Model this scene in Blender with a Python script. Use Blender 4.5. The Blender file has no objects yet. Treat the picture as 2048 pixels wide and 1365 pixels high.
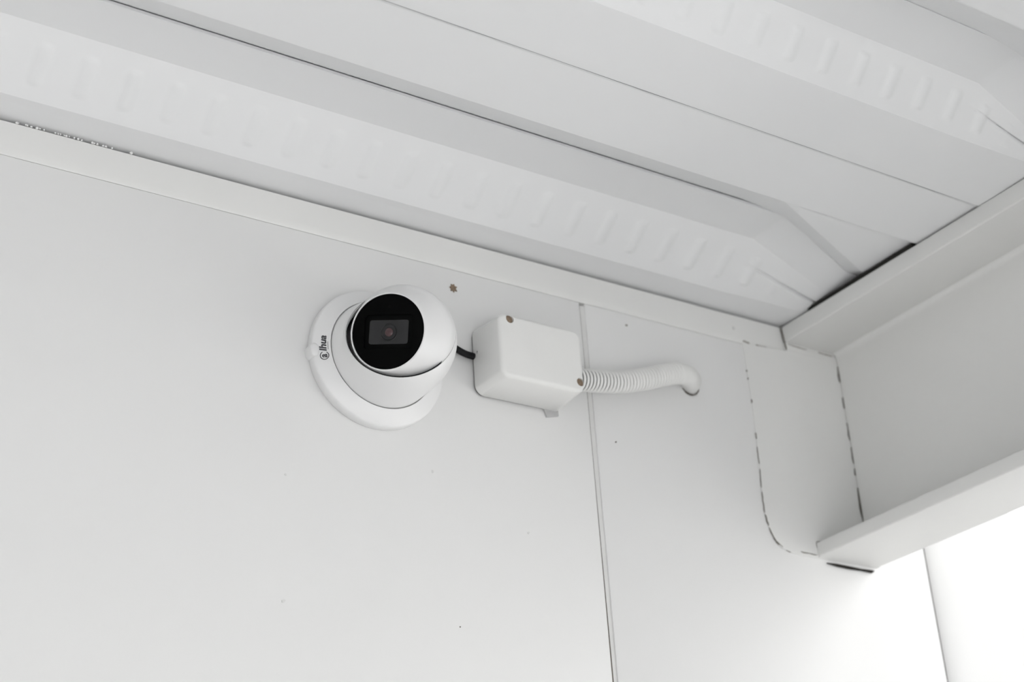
import bpy, bmesh, math, random
from mathutils import Vector, Matrix
random.seed(7)
sc = bpy.context.scene
COL = sc.collection
Z0 = 1.75                      # height of the photographer's lens above the floor

# ------------------------------------------------------------------ camera
R_ = Vector((0.83826761, -0.54201445, -0.05939493))
U_ = Vector((-0.19707518, -0.4027414, 0.89384604))
F_ = Vector((0.50839826, 0.73757691, 0.44442266))
cd = bpy.data.cameras.new('camera'); cam = bpy.data.objects.new('camera', cd); COL.objects.link(cam)
cd.sensor_width = 36.0; cd.lens = 3211.97 * 36.0 / 2048.0
cd.clip_start = 0.02; cd.clip_end = 100
cd.dof.use_dof = True; cd.dof.focus_distance = 1.2; cd.dof.aperture_fstop = 6.3
m = Matrix((R_, U_, -F_)).transposed().to_4x4(); m.translation = Vector((0, 0, Z0))
cam.matrix_world = m
sc.camera = cam

# ------------------------------------------------------------------ sky, sun, exposure
w = bpy.data.worlds.new('sky'); sc.world = w; w.use_nodes = True
nt = w.node_tree; bg = nt.nodes['Background']
bg.inputs[0].default_value = (0.85, 0.93, 1.0, 1); bg.inputs[1].default_value = 0.2
sd = bpy.data.lights.new('sun', 'SUN'); sd.energy = 10.0; sd.angle = math.radians(3); sd.color = (1.0, 0.99, 0.985)
sun = bpy.data.objects.new('sun', sd); COL.objects.link(sun)
sun.rotation_euler = Vector((0.55, 0.40, -0.73)).to_track_quat('-Z', 'Y').to_euler()
vs = sc.view_settings
sc.display_settings.display_device = 'sRGB'
vs.view_transform = 'Standard'; vs.look = 'None'; vs.gamma = 1.0; vs.use_curve_mapping = False
vs.exposure = 0.41
sc.cycles.max_bounces = 16; sc.cycles.diffuse_bounces = 10

# ------------------------------------------------------------------ materials
WHITE = 0.95                    # the paint is an ageing off-white
def mat(name, col, rough=0.5, spec=0.5, bump=0.0, bscale=200.0, mottle=0.0, mscale=12.0):
    if name.startswith('white') or name.startswith('sealed'): col = tuple(c*WHITE for c in col)
    mt = bpy.data.materials.new(name); mt.use_nodes = True
    n = mt.node_tree.nodes; l = mt.node_tree.links
    b = n['Principled BSDF']
    b.inputs['Base Color'].default_value = (*col, 1); b.inputs['Roughness'].default_value = rough
    b.inputs['Specular IOR Level'].default_value = spec
    tc = n.new('ShaderNodeTexCoord')
    nz = n.new('ShaderNodeTexNoise'); nz.inputs['Scale'].default_value = mscale; nz.inputs['Detail'].default_value = 4
    l.new(tc.outputs['Object'], nz.inputs['Vector'])
    rp = n.new('ShaderNodeValToRGB')
    rp.color_ramp.elements[0].position = 0.3; rp.color_ramp.elements[1].position = 0.7
    d = 1 - mottle
    rp.color_ramp.elements[0].color = (col[0]*d, col[1]*d, col[2]*d, 1); rp.color_ramp.elements[1].color = (*col, 1)
    l.new(nz.outputs['Fac'], rp.inputs['Fac']); l.new(rp.outputs['Color'], b.inputs['Base Color'])
    if bump > 0:
        n2 = n.new('ShaderNodeTexNoise'); n2.inputs['Scale'].default_value = bscale; n2.inputs['Detail'].default_value = 3
        l.new(tc.outputs['Object'], n2.inputs['Vector'])
        bp = n.new('ShaderNodeBump'); bp.inputs['Strength'].default_value = bump; bp.inputs['Distance'].default_value = 0.001
        l.new(n2.outputs['Fac'], bp.inputs['Height']); l.new(bp.outputs['Normal'], b.inputs['Normal'])
    return mt
M_wall = mat('white_wall_paint', (0.795, 0.795, 0.79), 0.45, 0.4, 0.10, 60, 0.015, 6)
M_trim = mat('white_trim_paint', (0.79, 0.79, 0.777), 0.5, 0.4, 0.05, 80, 0.02, 8)
M_sheet = mat('white_roof_steel', (0.80, 0.805, 0.81), 0.5, 0.4, 0.03, 30, 0.015, 5)
M_beam = mat('white_steel_paint', (0.77, 0.77, 0.755), 0.42, 0.45, 0.08, 90, 0.03, 9)
M_plate = mat('sealed_plate_paint', (0.775, 0.775, 0.762), 0.5, 0.4, 0.25, 70, 0.03, 14)
M_groove = mat('grey_joint_sealant', (0.70, 0.70, 0.69), 0.6, 0.3, 0.2, 200, 0.1, 40)
M_dark = mat('dark_gap_shade_dirt', (0.035, 0.033, 0.03), 0.9, 0.1, 0, 1, 0.3, 300)  # near-black for joints, also standing in for shade in the gaps
M_lapshade = mat('grey_lap_shade', (0.22, 0.225, 0.23), 0.7, 0.3)  # grey standing in for the shade line at the sheet lap
M_crack = mat('crack_dirt', (0.16, 0.145, 0.125), 0.9, 0.1, 0, 1, 0.5, 500)
M_crackm = mat('crack_dirt_grey', (0.24, 0.225, 0.20), 0.9, 0.1, 0, 1, 0.4, 500)
M_crackl = mat('crack_dirt_light', (0.42, 0.40, 0.37), 0.9, 0.1, 0, 1, 0.3, 500)
M_plastic = mat('white_camera_plastic', (0.79, 0.79, 0.79), 0.32, 0.5, 0.0, 1, 0.005, 20)
M_box = mat('white_box_plastic', (0.80, 0.80, 0.785), 0.42, 0.45, 0.12, 260, 0.03, 30)
M_boxd = mat('box_gap_shade', (0.08, 0.078, 0.075), 0.8, 0.2)  # dark grey standing in for the shade behind the box
M_rust = mat('brown_screw_plug', (0.27, 0.20, 0.14), 0.7, 0.3, 0.4, 900, 0.45, 350)
M_tab = mat('grey_plastic_tab', (0.46, 0.46, 0.46), 0.4, 0.5, 0, 1, 0.1, 120)
M_black = mat('black_cable_and_slot_shade', (0.006, 0.006, 0.007), 0.6, 0.25, 0.1, 400)  # cable rubber, also the painted shade around the eyeball
M_face = mat('black_glass_face', (0.0025, 0.0025, 0.0025), 0.12, 0.03)
M_bezel = mat('black_bezel', (0.0015, 0.0015, 0.0015), 0.5, 0.05)
M_win = mat('dark_grey_window', (0.034, 0.034, 0.035), 0.35, 0.15, 0, 1, 0.15, 120)
M_lring = mat('lens_ring', (0.018, 0.018, 0.019), 0.35, 0.3)
M_lens = mat('red_brown_lens', (0.060, 0.028, 0.030), 0.12, 0.6)
M_logo = mat('dark_grey_print', (0.06, 0.06, 0.065), 0.6, 0.2)
M_cond = mat('white_conduit_plastic', (0.80, 0.80, 0.785), 0.4, 0.45, 0.05, 200, 0.02, 60)
M_grooveshade = mat('dark_groove_shade', (0.05, 0.05, 0.05), 0.7, 0.2)  # dark grey standing in for shade between the conduit rings
M_floor = mat('pale_concrete', (0.42, 0.42, 0.42), 0.85, 0.2, 0.4, 30, 0.12, 3)
M_render = mat('grey_render', (0.16, 0.16, 0.16), 0.8, 0.2, 0.3, 40, 0.1, 6)
M_yard = mat('pale_paving', (0.70, 0.70, 0.70), 0.85, 0.2, 0.4, 30, 0.12, 3)

# ------------------------------------------------------------------ helpers
def put(o, parent=None):
    COL.objects.link(o)
    if parent:
        o.parent = parent
    return o
def worldloc(p):
    v = Vector((0, 0, 0))
    while p: v += p.location; p = p.parent
    return v
def mesh(name, verts, faces, mt, parent=None, smooth=False, ang=35, origin=None, **props):
    """verts in lens-height coordinates (z relative to the lens); stored relative to the parent"""
    off = worldloc(parent) if parent else Vector((0, 0, 0))
    org = Vector(origin) + Vector((0, 0, Z0)) if origin else off
    me = bpy.data.meshes.new(name)
    vv = [Vector(v) + Vector((0, 0, Z0)) - org for v in verts]
    me.from_pydata([tuple(v) for v in vv], [], faces); me.update()
    bm = bmesh.new(); bm.from_mesh(me); bmesh.ops.recalc_face_normals(bm, faces=bm.faces); bm.to_mesh(me); bm.free()
    if smooth:
        me.polygons.foreach_set('use_smooth', [True]*len(me.polygons)); me.set_sharp_from_angle(angle=math.radians(ang))
    me.materials.append(mt)
    o = bpy.data.objects.new(name, me); put(o, parent); o.location = org - off
    for k, v in props.items(): o[k] = v
    return o
def empty(name, loc, **props):
    o = bpy.data.objects.new(name, None); COL.objects.link(o); o.empty_display_size = 0.02
    o.location = Vector(loc) + Vector((0, 0, Z0))
    for k, v in props.items(): o[k] = v
    return o
def box(name, lo, hi, mt, parent=None, bev=0.0, seg=2, **props):
    bm = bmesh.new(); bmesh.ops.create_cube(bm, size=1)
    for v in bm.verts:
        v.co = Vector([lo[i] + (v.co[i]+.5)*(hi[i]-lo[i]) for i in range(3)])
    if bev: bmesh.ops.bevel(bm, geom=bm.edges[:], offset=bev, segments=seg, profile=0.5, affect='EDGES')
    bm.verts.index_update()
    vs_ = [v.co.copy() for v in bm.verts]; fs = [[v.index for v in f.verts] for f in bm.faces]; bm.free()
    return mesh(name, vs_, fs, mt, parent, smooth=bev > 0, ang=60, **props)
def lathe(prof, c, ax, ex, ey, n=96, cap=False):
    """prof: (radius, height) about axis ax through c"""
    V = []; Fc = []
    for r, h in prof:
        for i in range(n):
            a = 2*math.pi*i/n
            V.append(c + ax*h + ex*(r*math.cos(a)) + ey*(r*math.sin(a)))
    for j in range(len(prof)-1):
        for i in range(n):
            Fc.append((j*n+i, j*n+(i+1) % n, (j+1)*n+(i+1) % n, (j+1)*n+i))
    if cap: Fc.append(tuple((len(prof)-1)*n+i for i in range(n)))
    return V, Fc
def join(*parts):
    V = []; Fc = []
    for v, f in parts:
        o = len(V); V += list(v); Fc += [tuple(i+o for i in q) for q in f]
    return V, Fc
def tube(pts, rad, n=20, caps=True):
    """pts list of Vector, rad list"""
    V = []; Fc = []
    N = len(pts); up = Vector((0, 0.3, 1))
    for i, p in enumerate(pts):
        t = (pts[min(i+1, N-1)] - pts[max(i-1, 0)]).normalized()
        e1 = (up - t*up.dot(t)).normalized(); e2 = t.cross(e1)
        for k in range(n):
            a = 2*math.pi*k/n
            V.append(p + e1*(rad[i]*math.cos(a)) + e2*(rad[i]*math.sin(a)))
        if i:
            for k in range(n):
                Fc.append(((i-1)*n+k, (i-1)*n+(k+1) % n, i*n+(k+1) % n, i*n+k))
    if caps:
        Fc.append(tuple(range(n))[::-1]); Fc.append(tuple((N-1)*n+k for k in range(n)))
    return V, Fc
def spline(ctrl, n):
    """Catmull-Rom through ctrl, n samples evenly by arc length"""
    P = [ctrl[0]*2-ctrl[1]] + ctrl + [ctrl[-1]*2-ctrl[-2]]
    raw = []
    for i in range(1, len(P)-2):
        for k in range(40):
            t = k/40
            a, b, c_, d = P[i-1], P[i], P[i+1], P[i+2]
            raw.append(0.5*((2*b)+(c_-a)*t+(2*a-5*b+4*c_-d)*t*t+(3*b-a-3*c_+d)*t**3))
    raw.append(P[-2])
    L = [0]
    for i in range(1, len(raw)): L.append(L[-1]+(raw[i]-raw[i-1]).length)
    out = []; j = 0
    for k in range(n):
        s = L[-1]*k/(n-1)
        while j < len(L)-2 and L[j+1] < s: j += 1
        f = (s-L[j])/max(1e-9, L[j+1]-L[j]); out.append(raw[j].lerp(raw[j+1], min(1, f)))
    return out, L[-1]
def ribbon(pts, width, normal, jit=0.0, lift=0.0004, tap=True):
    """thin irregular raised dirt line on a surface: closed prism strip"""
    nrm = Vector(normal); V = []; Fc = []; N = len(pts)
    for i, p in enumerate(pts):
        p = Vector(p)
        t = (Vector(pts[min(i+1, N-1)])-Vector(pts[max(i-1, 0)])).normalized(); s = t.cross(nrm).normalized()
        wd = width*(0.65+0.7*random.random())
        if tap and i in (0, N-1): wd *= 0.35
        p = p + s*(random.uniform(-1, 1)*jit)
        V += [p+s*wd/2-nrm*0.0004, p+s*wd/2+nrm*lift, p-s*wd/2+nrm*lift, p-s*wd/2-nrm*0.0004]
        if i:
            a = (i-1)*4; b = i*4
            for k in range(4): Fc.append((a+k, a+(k+1) % 4, b+(k+1) % 4, b+k))
    Fc.append((0, 1, 2, 3)); Fc.append(tuple((N-1)*4+k for k in (3, 2, 1, 0)))
    return V, Fc
def seg(a, b, n):
    return [Vector(a).lerp(Vector(b), i/(n-1)) for i in range(n)]
def chip(p, r, nrm=(0, -1, 0), n=7):
    p = Vector(p); nrm = Vector(nrm).normalized(); e1 = nrm.orthogonal().normalized(); e2 = nrm.cross(e1)
    rr = [r*random.uniform(.6, 1.2) for _ in range(n)]
    V = [p+e1*(rr[i]*math.cos(6.283*i/n))+e2*(rr[i]*math.sin(6.283*i/n))-nrm*.0005 for i in range(n)]
    V += [v+nrm*.0008 for v in V]
    return V, [tuple(range(n))[::-1], tuple(range(n, 2*n))]+[(i, (i+1) % n, n+(i+1) % n, n+i) for i in range(n)]

XL, XR = -1.8, 2.3             # extent of the wall
YF = -4.2                      # front edge of the roof
FL = -Z0                       # floor level

# ------------------------------------------------------------------ floor and wall
box('floor', (XL, -0.8, FL-0.05), (0.4, 1.3, FL), M_floor, kind='structure')
box('floor', (-7, -8, FL-0.09), (9, 1.3, FL-0.03), M_yard, kind='structure')
box('added_wall_left', (XL-0.1, -1.5, FL), (XL, 1.1, 0.70), M_wall, kind='structure')  # unseen wall, added to shape the light from the left
box('bounce_wall_right', (2.30, -4.0, FL), (2.45, 1.1, 2.2), M_wall, kind='structure')  # unseen sunlit wall, added to bounce light in from the right
wall = box('wall_back', (XL, 1.03, FL), (XR, 1.10, 0.683), M_wall, kind='structure')
def panel(x0, x1, ztop, **k):
    return box('wall_panel', (x0, 1.0, FL), (x1, 1.03, ztop), M_wall, wall, bev=0.0006, seg=2, **k)
panel(XL, 0.7640, 0.6573); panel(0.7695, 1.1500, 0.6573)
# right-hand panel with a softly rolled left edge
prof = [(1.1518, 1.03), (1.1518, 1.0110), (1.1530, 1.0082), (1.1560, 1.0058), (1.1600, 1.0038), (1.166, 1.0020), (1.173, 1.0008), (1.180, 1.0002), (1.188, 1.0), (XR, 1.0), (XR, 1.03)]
V = [(x, y, z) for z in (FL, 0.657) for x, y in prof]; n = len(prof)
mesh('wall_panel', V, [(i, (i+1) % n, n+(i+1) % n, n+i) for i in range(n)]+[tuple(range(n)), tuple(range(n, 2*n))], M_wall, wall, smooth=True, ang=40)
box('joint_filler', (0.7642, 1.0012, FL), (0.7698, 1.03, 0.655), M_groove, wall)
box('joint_filler', (1.1497, 1.0012, FL), (1.1523, 1.03, 0.655), M_dark, wall)
# dark joint left of the filler
q = [(0.7637, 0.6555), (0.76445, 0.6555), (0.76465, 0.50), (0.7655, 0.32), (0.7656, FL), (0.7637, FL)]
V = [(x, y, z) for y in (1.0006, 1.03) for x, z in q]
mesh('joint_gap', V, [tuple(range(6)), tuple(range(6, 12))]+[(i, (i+1) % 6, 6+(i+1) % 6, 6+i) for i in range(6)], M_crack, wall)
# trim strip along the top of the wall
prof = [(1.03, 0.6575), (1.0, 0.6575), (0.9991, 0.6590), (0.9989, 0.664), (0.9989, 0.6848), (0.9990, 0.6856), (1.03, 0.6856)]
n = len(prof); V = [(x, y, z) for x in (XL, XR) for y, z in prof]
mesh('trim_1', V, [(i, (i+1) % n, n+(i+1) % n, n+i) for i in range(n)]+[tuple(range(n)), tuple(range(n, 2*n))], M_trim, smooth=True, ang=50, kind='structure')

# ------------------------------------------------------------------ roof sheets (trapezoidal, ribs crushed flat over the beam)
ZF, ZC, ZE = 0.6886, 0.7180, 0.7000     # flat level, rib crown level, crushed rib level
XB0, XB1 = 0.905, 1.006
SLOT, DEEP = 0.0180, 0.0150     # the deep undercut corner of each rib
def rib(A2, M, C, D, flat=ZF):
    s = ZE/0.7035
    mid = (M+C)/2
    return [((A2, flat), (A2-0.001, flat+.0008), 'f'), ((M, ZC), (mid+0.040, ZE-.0045), 'r'), ((C, ZC), (mid+0.0085, ZE), 'f'), ((C+.0002, ZC+.0020), (mid+.0086, ZE+.001), 's'), ((C+SLOT, ZC+DEEP), (mid+.0125, ZE+.0040), 's'),
            ((D+0.0030, flat+.0022), (mid-0.0090, .6935), 'r', 0.855), ((D+.0006, flat+.0018), (D+.0006, .6940), 'f'), ((D, flat), (D, flat), 'f')]
P1 = [((1.029, ZF+.0016), (1.029, ZF+.0016), 'f'), ((0.978, ZF+.0006), (0.978, ZF+.0006), 'f')] + rib(0.969, 0.9185, 0.8747, 0.820) + [((0.700, ZF+.0004), (0.700, ZF+.0004), 'f')]
P2 = [((0.7500, ZF-.0002), (0.7500, ZF-.0002), 'f'), ((0.7460, ZF-.0016), (0.7460, ZF-.0016), 'f'), ((0.740, ZF-.0018), (0.740, ZF-.0018), 'f')]
P2 += rib(0.681, 0.648, 0.602, 0.558, ZF-.0010)
for k in range(1, 9):
    d = 0.262*k; P2 += rib(0.689-d, 0.648-d, 0.602-d, 0.558-d, ZF-.0010)
P2 += [((YF, ZF), (YF, ZF), 'f')]
PITCH, PH = 0.0331, 0.0
def sheet(name, P, parent, ymin):
    # profile samples: (segment index, t, is_emboss)
    S = []
    for i in range(len(P)-1):
        riser = P[i+1][2] == 'r' and P[i+1][0][1] > P[i][0][1]+.01     # broad riser facing the room carries the embossing
        wide = riser and P[i][0][0] > ymin
        nn = 48 if wide else 3
        fr = 0.045 if P[i+1][2] == 'r' or P[i][2] == 'r' else 0.06
        for k in range(nn):
            S.append((i, k/nn, wide))
        S.append((i, 0.985, False))
    S.append((len(P)-2, 1.0, False))
    xs = [XL, -0.9, -0.3, 0.0]
    x = 0.12
    while x < 1.075: xs.append(x); x += 0.0022
    xs += [1.08, 1.12]
    V = []
    for x in xs:
        s = min(1, max(0, (x-XB0)/(XB1-XB0)))
        sp = [min(1, max(0, (x-(p[3] if len(p) > 3 else XB0))/(XB1-(p[3] if len(p) > 3 else XB0)))) for p in P]
        for i, t, e in S:
            a = Vector(P[i][0]).lerp(Vector(P[i][1]), sp[i]); b = Vector(P[i+1][0]).lerp(Vector(P[i+1][1]), sp[i+1])
            q = a.lerp(b, t)
            if e and 0.12 < x < 0.985:
                ph = ((x-EMB)/PITCH) % 1.0 - 0.5
                across = max(0, min(1, (0.0062-abs(ph*PITCH+0.010*(t-0.48)*abs(t-0.48)))/0.0045)); across = across*across*(3-2*across)
                along = max(0, min(1, min(t-0.17, 0.80-t)/0.10)); along = along*along*(3-2*along)
                fade = 1 if x < 0.93 else max(0, (0.985-x)/0.055)
                nrm = Vector((-(b.y-a.y), (b.x-a.x))).normalized()
                if nrm.y > 0: nrm = -nrm
                q = q + nrm*(0.0016*across*along*fade)
            if e and s > 0:          # sharp crease where the riser was crushed down on the beam
                tg = 0.60-0.13*s; g = max(0, 1-abs(t-tg)/(0.03+0.05*s))
                q = q + Vector((0.0015, 0.0075))*(g*s)
            V.append((x, q.x, q.y))
    n = len(S); Fc = [(j*n+i, j*n+i+1, (j+1)*n+i+1, (j+1)*n+i) for j in range(len(xs)-1) for i in range(n-1)]
    o = mesh(name, V, Fc, M_sheet, parent, smooth=True, ang=180)
    me = o.data; at = me.attributes.get('sharp_edge') or me.attributes.new('sharp_edge', 'BOOLEAN', 'EDGE')
    for ed in me.edges:
        u, v = ed.vertices
        if u % n == v % n and S[u % n][1] == 0: at.data[ed.index].value = True
    sm = o.modifiers.new('thick', 'SOLIDIFY'); sm.thickness = 0.0007; sm.offset = 1
    return o
EMB = 0.3028+0.0075
roof = empty('ceiling', (0.5, 0.5, 0.69), kind='structure')
sheet('roof_sheet', P1, roof, 0.4); sheet('roof_sheet', P2, roof, 0.4)
# roofing above the sheets keeps the daylight out of the laps
box('roof_cover', (XL, YF, 0.742), (1.12, 1.12, 0.765), M_sheet, roof)
V, Fc = ribbon([(x, 0.7468, ZF-.0012) for x in [XL+.05*k for k in range(57)] if x < 1.003], .0014, (0, 0, -1), 0, .0008)
mesh('lap_shade', V, Fc, M_lapshade, roof)  # thin dark bead added to draw the shade along the lap
box('wall_gap_shade', (XL, 1.004, 0.6850), (XR, 1.03, 0.6895), M_dark, roof)  # dark strip added to deepen the shade in the wall joint
# crumbs of sealant bridging the wall joint near the left edge
cr = []
for k in range(34):
    x = 0.262+0.0022*k+random.uniform(-.0008, .0008)
    if x > 0.345: break
    if random.random() < 0.62:
        a = chip((x, 0.9990, 0.6868), random.uniform(.0006, .0012)); cr.append(a)
cr.append(chip((0.3495, 0.999, 0.6868), .0016))
mesh('sealant_crumbs', *join(*cr), M_trim, roof, kind='stuff')

# ------------------------------------------------------------------ steel channel beam running out from the wall
BX0, BX1, BW = 1.0035, 1.0800, 1.0680
BT, BB = 0.6858, 0.4520
beam = empty('steel_beam', (1.04, 1.0, BB), label='white painted steel channel beam jutting out from the wall under the roof at right', category='beam')
YB = -1.9
box('top_flange', (BX0, YB, BT-0.0175), (BX1, 0.9975, BT), M_beam, beam, bev=0.0018, seg=3)
box('bottom_flange', (BX0, YB, BB), (BX1, 0.9955, BB+0.0135), M_beam, beam, bev=0.0016, seg=3)
# web with rolled fillets to both flanges
r = 0.007
pf = [(BX1, BB+.012), (BW-r, BB+.0125)]
pf += [(BW-r+r*math.sin(a), BB+.0130+r-r*math.cos(a)) for a in [math.pi/2*k/6 for k in range(7)]]
pf += [(BW-r+r*math.cos(a), BT-.0170-r+r*math.sin(a)) for a in [math.pi/2*k/6 for k in range(7)]]
pf += [(BW-r, BT-.0165), (BX1, BT-.016)]
n = len(pf); V = [(x, y, z) for y in (YB, 0.9935) for x, z in pf]
mesh('web', V, [(i, (i+1) % n, n+(i+1) % n, n+i) for i in range(n)]+[tuple(range(n)), tuple(range(n, 2*n))], M_beam, beam, smooth=True, ang=40)
box('flange_gap_shade', (BX0+0.004, YB, BT-0.0005), (BX1, 0.965, BT+0.0012), M_dark, beam)  # dark strip added as the line of shade above the flange
for y0, y1 in ((0.825, 0.962), (0.560, 0.675)): box('rib_gap_shade', (BX0+0.0028, y0, BT-0.0005), (BX1, y1, 0.6912), M_dark, beam)  # dark blocks added as the shaded hollow under the crushed ribs
# end plate bedded against the wall with rounded lower corner
out = [(0.951, 0.6545), (0.9535, 0.60), (0.9525, 0.55), (0.9505, 0.50), (0.9508, 0.486), (0.9535, 0.474), (0.958, 0.464), (0.965, 0.4565), (0.976, 0.4535), (1.003, 0.4525), (1.0815, 0.4515)]
out = out + [(1.0815, 0.668), (1.0035, 0.668), (1.0035, 0.6545)]
cx_, cz_ = 1.03, 0.56
def pl_y(x): return 0.9994-0.0052*max(0, min(1, (x-0.952)/0.05))**1.4
cols = [0.0, 0.12, 0.3, 0.55, 0.8, 1.0]
V = []; Fc = []; rows = 26
# left outline as a function of z
left = [(0.4525, 0.990), (0.4535, 0.976), (0.4565, 0.965), (0.464, 0.958), (0.474, 0.9535), (0.486, 0.9508), (0.50, 0.9505), (0.55, 0.9525), (0.60, 0.9535), (0.6585, 0.9515)]
def lx(z):
    for (a, xa), (b, xb) in zip(left, left[1:]):
        if a <= z <= b: return xa+(xb-xa)*(z-a)/(b-a)
    return left[-1][1]
zs = sorted(set([a for a, _ in left]+[0.4525+0.206*k/rows for k in range(rows+1)]))
for z in zs:
    x0 = lx(z)
    for c in cols:
        x = x0+(1.0040-x0)*c; V.append((x, pl_y(x), z))
    V.append((1.0815, pl_y(1.0815), z)); V.append((1.0815, 1.0005, z)); V.append((x0, 1.0005, z))
n = len(cols)+3
for j in range(len(zs)-1):
    for i in range(n): Fc.append((j*n+i, j*n+(i+1) % n, (j+1)*n+(i+1) % n, (j+1)*n+i))
Fc.append(tuple(range(n))); Fc.append(tuple((len(zs)-1)*n+i for i in range(n)))
mesh('end_plate', V, Fc, M_plate, beam, smooth=True, ang=50)
# upper part of the plate tucked under the flange
box('end_plate_top', (1.0035, 0.9946, 0.6575), (1.0815, 1.0005, 0.6690), M_plate, beam, bev=0.0008)
# cracked sealant along the web, the plate and the flange
N = (0, -1, 0); ck = []
for z0, z1, wd in [(0.655, 0.638, .0022), (0.622, 0.610, .0014), (0.595, 0.577, .0008), (0.570, 0.553, .0012), (0.548, 0.541, .0011), (0.5285, 0.494, .0022), (0.668, 0.666, .002)]:
    ck.append(ribbon([(1.0678+0.0004*math.sin(k), 0.9936, z0+(z1-z0)*k/7) for k in range(8)], wd, N, .0002))
mesh('sealant_crack', *join(*ck), M_crack, beam, kind='stuff'); ck = []
for z0, z1, wd in [(0.63, 0.628, .0010), (0.622, 0.62, .0010), (0.60, 0.596, .0008), (0.566, 0.560, .0008), (0.552, 0.535, .0004), (0.53, 0.512, .0004), (0.508, 0.488, .0006), (0.486, 0.476, .0011), (0.474, 0.459, .0007)]:
    ck.append(ribbon([(lx(z0+(z1-z0)*k/7)-.0002, 0.9992, z0+(z1-z0)*k/7) for k in range(8)], wd, N, .0004))
ck.append(ribbon([(0.957, .9991, .4645), (0.961, .9990, .4608), (0.967, .9989, .4565), (0.974, .9988, .4545), (0.979, .9985, .4545)], .0009, N, .0004))
ck.append(ribbon(seg((0.985, .9962, .4548), (1.003, .9946, .4535), 7), .0008, N, .0003))
ck.append(ribbon(seg((1.0025, .9975, .6855), (1.0032, .9944, .660), 8), .0012, N, .0002))
mesh('sealant_crack', *join(*ck), M_crackm, beam, kind='stuff')
ck = [ribbon(seg((0.952, .9984, .6600), (0.960, .9984, .6590), 5), .0014, N, .0003), ribbon(seg((0.968, .9984, .6592), (0.998, .9984, .6588), 9), .0011, N, .0003),
      ribbon(seg((1.006, .9945, .6665), (1.03, .9945, .6655), 8), .0008, N, .0003), ribbon(seg((1.045, .9945, .666), (1.064, .9945, .6652), 8), .0009, N, .0003)]
mesh('sealant_crack', *join(*ck), M_crackl, beam, kind='stuff')
# open dark joint under the bottom flange
V, Fc = ribbon([(1.0175, .9985, .4492), (1.03, .9985, .4488), (1.045, .9985, .4484), (1.06, .9985, .4482), (1.073, .9985, .4483), (1.0765, .9985, .4493)], .0022, N, .0001)
mesh('open_joint', V, Fc, M_dark, beam)
ck = [ribbon([(1.004, .9945, .4665), (1.0036, .9945, .4640), (1.0042, .994, .458), (1.0045, .994, .452)], .0012, N, .0001),
      ribbon([(1.0042, .9945, .4668), (1.012, .9940, .4672), (1.02, .9938, .4672)], .0016, N, .0004), ribbon([(1.024, .9938, .4672), (1.034, .9938, .4672)], .0012, N, .0002)]
mesh('sealant_crack', *join(*ck), M_crack, beam, kind='stuff')

# ------------------------------------------------------------------ chips and specks in the wall paint
for (x, z), rr, mt in [((0.8147, 0.6460), .0014, M_crackl), ((0.7901, 0.5279), .0010, M_crack), ((0.4785, 0.3500), .0015, M_groove), ((0.6929, 0.4317), .0011, M_groove),
                       ((0.6245, 0.3471), .0006, M_crack), ((0.4797, 0.4464), .0010, M_groove), ((0.6060, 0.4700), .0013, M_groove)]:
    mesh('paint_chip', *chip((x, 1.0, z), rr), mt, wall)
mesh('paint_chip', *chip((0.9427, 0.9984, 0.6715), .002), M_groove, wall)
# torn screw hole with brown filler
sx, sz = 0.6330, 0.6395
V = []; k = 14
for y in (1.0006, 0.9994):
    for i in range(k):
        rr = (0.0039, 0.0024)[i % 2]*random.uniform(.85, 1.15); a = 6.2832*i/k+.4
        V.append((sx+rr*math.cos(a), y, sz+rr*math.sin(a)*1.15))
mesh('torn_screw_hole', V, [tuple(range(k)), tuple(range(k, 2*k))]+[(i, (i+1) % k, k+(i+1) % k, k+i) for i in range(k)], M_rust, wall, label='brown torn screw hole')

# ------------------------------------------------------------------ turret security camera
CX, CZ = 0.5561, 0.5546
cc = Vector((CX, 1.0, CZ)); AX = Vector((0, -1, 0)); EX = Vector((1, 0, 0)); EY = Vector((0, 0, 1))
turret = empty('security_camera', (CX, 1.0, CZ), label='white turret security camera with black lens face mounted on the wall', category='camera')
base = [(0.050, 0.0), (0.0580, 0.0), (0.0585, 0.0008), (0.0584, 0.0072), (0.0580, 0.0084), (0.0570, 0.0092), (0.0520, 0.0118), (0.0466, 0.0146), (0.0459, 0.0148), (0.0455, 0.0145), (0.0453, 0.0120), (0.040, 0.0115)]
mesh('base_ring', *lathe(base, cc, AX, EX, EY, 160), M_plastic, turret, smooth=True, ang=50)
def ring_h(rr):
    for (a, ha), (b, hb) in zip(base[4:8], base[5:9]):
        if b <= rr <= a: return ha+(hb-ha)*(a-rr)/(a-b)
    return 0.0147
# locking tab on the left edge
ta = math.radians(-174.5); to = cc+EX*(0.0570*math.cos(ta))+EY*(0.0570*math.sin(ta))
V = []; k = 18; rows = [(0.0, .95), (0.0045, 1.0), (0.0085, 1.0), (0.0100, .93), (0.0107, .80), (0.0110, .5)]
er = Vector((math.cos(ta), 0, math.sin(ta))); et = Vector((-math.sin(ta), 0, math.cos(ta)))
for h, s in rows:
    for i in range(k):
        a = math.tau*i/k; ca, sa = math.cos(a), math.sin(a)
        px = abs(ca)**.8*math.copysign(1, ca); pz = abs(sa)**.8*math.copysign(1, sa)
        V.append(to+AX*h+er*(0.0040*px*s)+et*(0.0058*pz*s))
Fc = [(j*k+i, j*k+(i+1) % k, (j+1)*k+(i+1) % k, (j+1)*k+i) for j in range(len(rows)-1) for i in range(k)]+[tuple((len(rows)-1)*k+i for i in range(k)), tuple(range(k))]
mesh('locking_tab', V, Fc, M_plastic, turret, smooth=True, ang=60)

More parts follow.
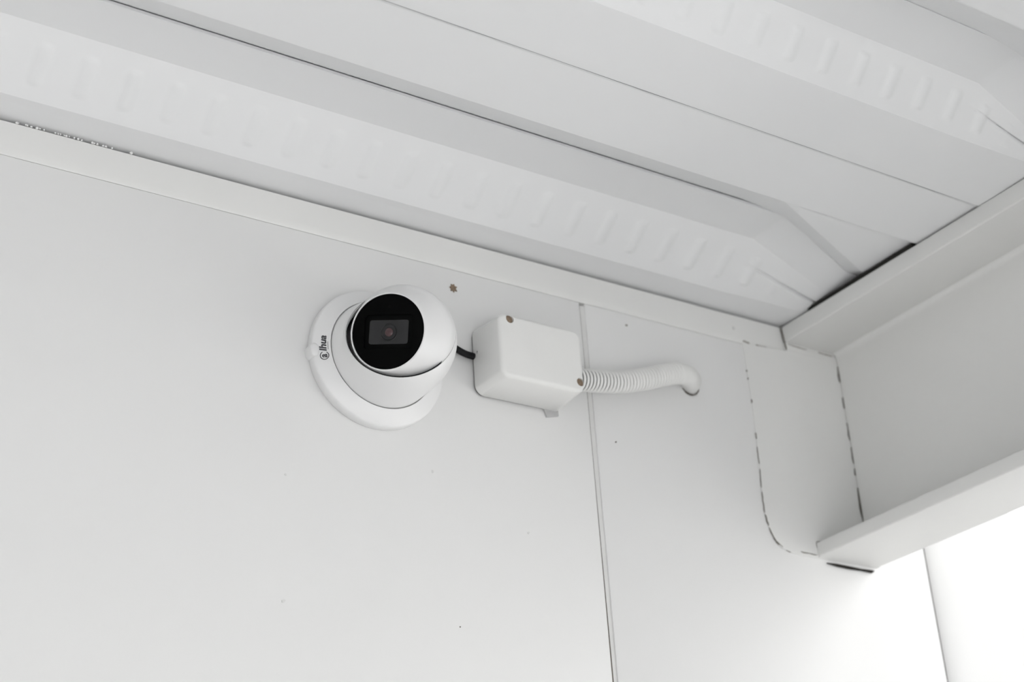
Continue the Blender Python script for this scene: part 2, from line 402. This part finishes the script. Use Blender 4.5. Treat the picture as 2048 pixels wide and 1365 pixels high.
BR = 0.0420
BC = cc+AX*0.045
vv = (-BC).normalized()
rp = (R_-vv*R_.dot(vv)).normalized(); up = (U_-vv*U_.dot(vv)).normalized()
# opening rim of the dome cover: tilted circle on a slightly larger sphere
nr = (vv*0.79+up*0.61).normalized()
e1 = rp; e2 = nr.cross(e1).normalized()
RR = 0.0432; dd = 0.0095; rim_r = math.sqrt(RR*RR-dd*dd); rim_c = BC+nr*dd-rp*0.0010-up*0.0013
K = 120; NB = 24
rimpts = [rim_c+e1*(rim_r*math.cos(b))+e2*(rim_r*math.sin(b)) for b in [math.tau*k/720 for k in range(720)]]
azs = [(math.atan2((p-cc).dot(EY), (p-cc).dot(EX)), p) for p in rimpts]
def rim_at(a):
    return min(azs, key=lambda q: abs((q[0]-a+math.pi) % math.tau-math.pi))[1]
V = []
for i in range(K):
    a = math.tau*i/K; d_ = EX*math.cos(a)+EY*math.sin(a)
    p0 = cc+AX*0.0142+d_*0.0449; p3 = rim_at(a)
    hgt = (p3-p0).dot(AX)
    g = (p3-BC); tz = AX-g*(AX.dot(g)/g.dot(g)); tz.normalize()   # tangent to the ball heading outward
    p1 = p0+AX*(hgt*0.40)-d_*(0.0004); p2 = p3-tz*(hgt*0.38)
    for j in range(NB+1):
        t = j/NB; V.append(p0*(1-t)**3+p1*3*t*(1-t)**2+p2*3*t*t*(1-t)+p3*t**3)
    # thickness lip back into the opening
    V.append(p3-g.normalized()*0.0009-tz*0.0006); V.append(p3-g.normalized()*0.0010-tz*0.008)
nn = NB+3
Fc = [(i*nn+j, i*nn+j+1, ((i+1) % K)*nn+j+1, ((i+1) % K)*nn+j) for i in range(K) for j in range(nn-1)]
mesh('dome_cover', V, Fc, M_plastic, turret, smooth=True, ang=50)

# eyeball with flattened black glass face
ax = (vv*0.905+rp*(-0.365)+up*0.195).normalized()
fx = (R_-U_*0.045-ax*(R_-U_*0.045).dot(ax)).normalized(); fy = ax.cross(fx).normalized()
if fy.dot(U_) < 0: fy = -fy
FR = 0.0290; FT = 0.0300
pf = []
for k in range(2, 15):          # back of the ball to its shoulder
    th = math.radians(178-7.0*k); pf.append((BR*math.sin(th), BR*math.cos(th)))
pf += [(0.0392, 0.0098), (0.0362, 0.0155), (0.0335, 0.0210), (0.0316, 0.0256), (0.0307, 0.0281), (0.0302, 0.0293), (0.0297, 0.0297), (0.0292, 0.0296), (0.0290, 0.0290), (0.0290, 0.026)]
eye = mesh('eyeball', *lathe(pf, BC, ax, fx, fy, 128), M_plastic, turret, smooth=True, ang=60)
# black band painted in for the shade between cover and ball, on the left
pf2 = [(math.sqrt(max(0, (RR-.0008)**2-h*h)), h) for h in [dd-.012+.0008*k for k in range(16)]]
mesh('slot_shade', *lathe(pf2, BC-rp*0.0012-up*0.0010, nr, e1, e2, 96), M_black, turret, smooth=True)
# glass face with a rectangular recess for the lens
fc = BC+ax*0.0290
def rrect(hw, hh, rc, n=6):
    o = []
    for q, (sx_, sy_) in enumerate(((1, 1), (-1, 1), (-1, -1), (1, -1))):
        for k in range(n):
            a = math.pi/2*(q+k/(n-1)); o.append((sx_*(hw-rc)+rc*math.cos(a), sy_*(hh-rc)+rc*math.sin(a)))
    return o
def ray_rrect(a, hw, hh, rc):
    ca, sa = math.cos(a), math.sin(a); lo, hi = 0.0, 0.06
    for _ in range(40):
        mid = (lo+hi)/2; x, y = abs(mid*ca), abs(mid*sa)
        qx, qy = max(x-hw+rc, 0), max(y-hh+rc, 0)
        if x <= hw and y <= hh and math.hypot(qx, qy) <= rc: lo = mid
        else: hi = mid
    return (lo*ca, lo*sa)
inner = [ray_rrect(math.tau*k/144, 0.0195, 0.0132, 0.003) for k in range(144)]; n = len(inner)
def fp(x, y, h): return fc+fx*x+fy*y+ax*h
V = []
outer = []
for x, y in inner:
    a = math.atan2(y, x); outer.append((FR*math.cos(a), FR*math.sin(a)))
wc = (0.0006, -0.0004)
for x, y in outer: V.append(fp(x, y, -.0015))
for x, y in outer: V.append(fp(x*.995, y*.995, 0.0002))
for x, y in inner: V.append(fp(x+wc[0], y+wc[1], 0.0008))
for x, y in inner: V.append(fp(x*.985+wc[0], y*.985+wc[1], 0.0003))
for x, y in inner: V.append(fp(x*.98+wc[0], y*.98+wc[1], -0.0008))
Fc = [(j*n+i, j*n+(i+1) % n, (j+1)*n+(i+1) % n, (j+1)*n+i) for j in range(4) for i in range(n)]
face = mesh('face_plate', V, Fc, M_face, turret, smooth=True, ang=30, label='round black glass face')
V = [fp(x+wc[0], y+wc[1], h) for h in (-.0028, -.0006) for x, y in inner]
mesh('lens_bezel', V, [(i, (i+1) % n, n+(i+1) % n, n+i) for i in range(n)]+[tuple(range(n, 2*n))], M_bezel, face)
wr = rrect(0.0157, 0.0092, 0.0018, 8); k = len(wr)
V = [fp(x+wc[0], y+wc[1], h) for h in (-.0010, .0000) for x, y in wr]
mesh('lens_window', V, [(i, (i+1) % k, k+(i+1) % k, k+i) for i in range(k)]+[tuple(range(k, 2*k))], M_win, face, label='dark grey rectangular lens window')
lc = fp(wc[0]+.0004, wc[1]-.0003, 0)
V, Fc = join(lathe([(0.0070, -.0002), (0.0070, .0003), (0.0066, .0005), (0.0062, .0003)], lc, ax, fx, fy, 48), lathe([(0.0060, .0000), (0.0058, .0005), (0.0050, .0006), (0.0040, .0003)], lc, ax, fx, fy, 48, True))
mesh('lens_ring', V, Fc, M_lring, face, smooth=True, ang=40)
mesh('lens', *lathe([(0.0033*math.sin(a)/1.0, 0.0003+0.0010*math.cos(a)) for a in [math.pi/2*(1-q/8) for q in range(8)]], lc, ax, fx, fy, 32, True), M_lens, face, smooth=True, label='small red-brown lens')
mesh('sensor_dot', *lathe([(0.0014, 0), (0.0014, .0006), (0.0008, .0008)], fp(.0006, .0195, 0), ax, fx, fy, 20, True), M_bezel, face)

# printed logo on the base ring, reading upwards along the left side
def text_mesh(body, size, shear=0.22, off=0.00022):
    cu = bpy.data.curves.new('lettering', 'FONT'); cu.body = body; cu.size = size; cu.shear = shear; cu.offset = off
    cu.resolution_u = 4; cu.extrude = 0.0
    o = bpy.data.objects.new('lettering', cu); COL.objects.link(o)
    bpy.context.view_layer.update()
    dg = bpy.context.evaluated_depsgraph_get(); me = o.evaluated_get(dg).to_mesh()
    vs_ = [(v.co.x, v.co.y) for v in me.vertices]; fs = [tuple(p.vertices) for p in me.polygons]
    o.evaluated_get(dg).to_mesh_clear(); bpy.data.objects.remove(o); bpy.data.curves.remove(cu)
    return vs_, fs
def arc2d(cx, cy, rx, ry, a0, a1, wd, n=40):
    V = []; Fc = []
    for i in range(n+1):
        a = math.radians(a0+(a1-a0)*i/n)
        for s in (-.5, .5): V.append((cx+(rx+s*wd)*math.cos(a), cy+(ry+s*wd)*math.sin(a)))
        if i: Fc.append((2*i-2, 2*i-1, 2*i+1, 2*i))
    return V, Fc
def shift(vf, dx, dy): return [(x+dx, y+dy) for x, y in vf[0]], vf[1]
ta_ = shift(text_mesh('a', 0.0068), 0.0013, 0.0002)
tl_ = text_mesh('lhua', 0.0066); x0 = 0.0066
tw = max(x for x, y in tl_[0]); sc_ = (0.0204-x0)/tw
tl_ = ([(x*sc_+x0, y) for x, y in tl_[0]], tl_[1])
ring = arc2d(0.0033, 0.0018, 0.0031, 0.0029, 20, 325, 0.0006)
line = ([(0.0080, -.0014), (0.0150, -.0014), (0.0150, -.0011), (0.0080, -.0011)], [(0, 1, 2, 3)])
V2, Fc = join(ta_, tl_, ring, line)
def on_ring(s, q):
    rr = 0.0492+q; a = math.radians(195.5)-s/0.0505
    return cc+AX*(ring_h(rr)+0.00018)+EX*(rr*math.cos(a))+EY*(rr*math.sin(a))
mesh('logo_lettering', [on_ring(x, y) for x, y in V2], Fc, M_logo, turret, label='dark grey printed logo lettering')

# ------------------------------------------------------------------ junction box
bx0, bx1, bz0, bz1, bd = 0.6478, 0.7335, 0.5435, 0.6045, 0.0405
jb = empty('junction_box', (0.69, 1.0, 0.574), label='white plastic junction box right of the camera with two brown screw holes', category='box')
def rr_loop(x0, x1, z0, z1, r, y, n=8):
    cx_, cz_ = (x0+x1)/2, (z0+z1)/2
    return [(cx_+a, y, cz_+b) for a, b in rrect((x1-x0)/2, (z1-z0)/2, r, n)]
lay = [(0.0020, 0.0004, .0085), (0.0026, 0.0, .0085), (0.034, .0018, .0075)]
rf = 0.0038
for k in range(1, 7):
    a = math.pi/2*k/6; lay.append((bd-rf+rf*math.sin(a), .0018+rf*(1-math.cos(a)), max(.003, .0075-rf*(1-math.cos(a)))))
V = []; L = 0
for h, ins, rc in lay:
    lp = rr_loop(bx0+ins, bx1-ins, bz0+ins, bz1-ins, rc, 1.0-h); L = len(lp); V += lp
Fc = [(j*L+i, j*L+(i+1) % L, (j+1)*L+(i+1) % L, (j+1)*L+i) for j in range(len(lay)-1) for i in range(L)]
Fc.append(tuple((len(lay)-1)*L+i for i in range(L))); Fc.append(tuple(range(L))[::-1])
body = mesh('box_body', V, Fc, M_box, jb, smooth=True, ang=40)
H = [(0.6607, 0.5982), (0.7272, 0.5548)]
cuts = [lathe([(0.0037, -.004), (0.0037, .006)], Vector((x, 1.0-bd, z)), AX, EX, EY, 32, True) for x, z in H]
cuts = [(v, f+[tuple(range(32))[::-1]]) for v, f in cuts]
for v, f in cuts:
    cutter = mesh('cutter', v, f, M_box)
    bo = body.modifiers.new('cut', 'BOOLEAN'); bo.operation = 'DIFFERENCE'; bo.object = cutter; bo.solver = 'EXACT'
    bpy.context.view_layer.update()
    dg = bpy.context.evaluated_depsgraph_get(); nm = bpy.data.meshes.new_from_object(body.evaluated_get(dg))
    body.modifiers.clear(); old = body.data; body.data = nm; bpy.data.meshes.remove(old)
    bpy.data.objects.remove(cutter)
body.data.set_sharp_from_angle(angle=math.radians(40))
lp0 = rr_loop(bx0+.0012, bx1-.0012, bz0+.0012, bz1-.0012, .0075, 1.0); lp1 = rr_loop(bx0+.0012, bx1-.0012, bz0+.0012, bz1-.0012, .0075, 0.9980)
mesh('back_gap_shade', lp0+lp1, [(i, (i+1) % L, L+(i+1) % L, L+i) for i in range(L)]+[tuple(range(L)), tuple(range(L, 2*L))], M_boxd, jb)  # dark backing added as the shadow gap between box and wall
for x, z in H:
    mesh('screw', *lathe([(0.0036, .0005), (0.0036, .0024), (0.0032, .0028), (0.0010, .0024)], Vector((x, 1.0-bd+.0040, z)), AX, EX, EY, 28, True), M_rust, jb, smooth=True, ang=40, label='brown screw plug in the lid')
mesh('cable_hole', *chip((bx0+.0006, 0.9958, 0.5784), .0044, (-1, 0, 0), 11), M_dark, jb)
q = [(0.7150, 0.5460), (0.7185, 0.5372), (0.7305, 0.5402), (0.7300, 0.5460)]
V = [(x, y, z) for y in (1.0, .9980) for x, z in q]
mesh('mounting_tab', V, [(0, 1, 2, 3), (4, 5, 6, 7)]+[(i, (i+1) % 4, 4+(i+1) % 4, 4+i) for i in range(4)], M_tab, jb, label='grey plastic mounting tab')

# ------------------------------------------------------------------ black cable from camera to box
pts, ln = spline([Vector((0.6100, 0.9940, 0.5900)), Vector((0.6200, 0.9950, 0.5862)), Vector((0.6300, 0.9965, 0.5815)), Vector((0.6400, 0.9968, 0.5785)), Vector((0.6520, 0.9968, 0.5775))], 30)
V, Fc = tube(pts, [0.0028]*30, 20)
mesh('cable', V, Fc, M_black, smooth=True, ang=50, origin=pts[0], label='short black cable between the turret camera and the junction box', category='cable')

# ------------------------------------------------------------------ corrugated conduit from the box into the wall
ctl = [Vector(p) for p in [(0.7310, .981, .5672), (0.7491, .9805, .5698), (0.7806, .980, .5742), (0.8107, .980, .5830), (0.8321, .980, .5912), (0.8490, .9805, .5968), (0.8635, .9835, .5992), (0.8740, .9900, .6000), (0.8795, .9975, .6004), (0.8805, 1.004, .6005)]]
ns = 620
pts, ln = spline(ctl, ns)
rad = []
for i in range(ns):
    s = ln*i/(ns-1); t = s/ln
    depth = 0.0030*max(0.0, min(1, (0.80-t)/0.22))
    if t > 0.58: depth = max(depth, 0.0003*max(0, min(1, (0.90-t)/.05)))
    ph = (s/0.00355) % 1.0
    g = max(0.0, 1-abs(ph-0.5)/0.19); g = g*g*(3-2*g)
    crest = 0.0004*math.cos((ph)*math.tau) if depth > 0.0006 else 0
    rad.append((0.0096-0.0004*(t > .8)*(t-.8)/.2)+crest-depth*g)
V, Fc = tube(pts, rad, 40)
cond = empty('conduit', (0.7310, .981, .5672), label='white corrugated conduit running from the junction box into a hole in the wall', category='pipe')
mesh('corrugated_tube', V, Fc, M_cond, cond, smooth=True, ang=80)
k = int(ns*0.62)
V, Fc = tube(pts[:k], [0.0090-0.0014*(q/k)**1.5 for q in range(k)], 28)
mesh('groove_shade_core', V, Fc, M_grooveshade, cond, smooth=True, ang=60)  # dark core added to make the grooves look shaded
# dark open edge of the hole below the bend
V, Fc = ribbon([Vector((0.8805+0.0103*math.cos(a), 0.9993, 0.6004+0.0103*math.sin(a))) for a in [math.radians(-150+8.5*k) for k in range(17)]], .0011, N, .0002)
mesh('hole_edge', V, Fc, M_crack, cond)
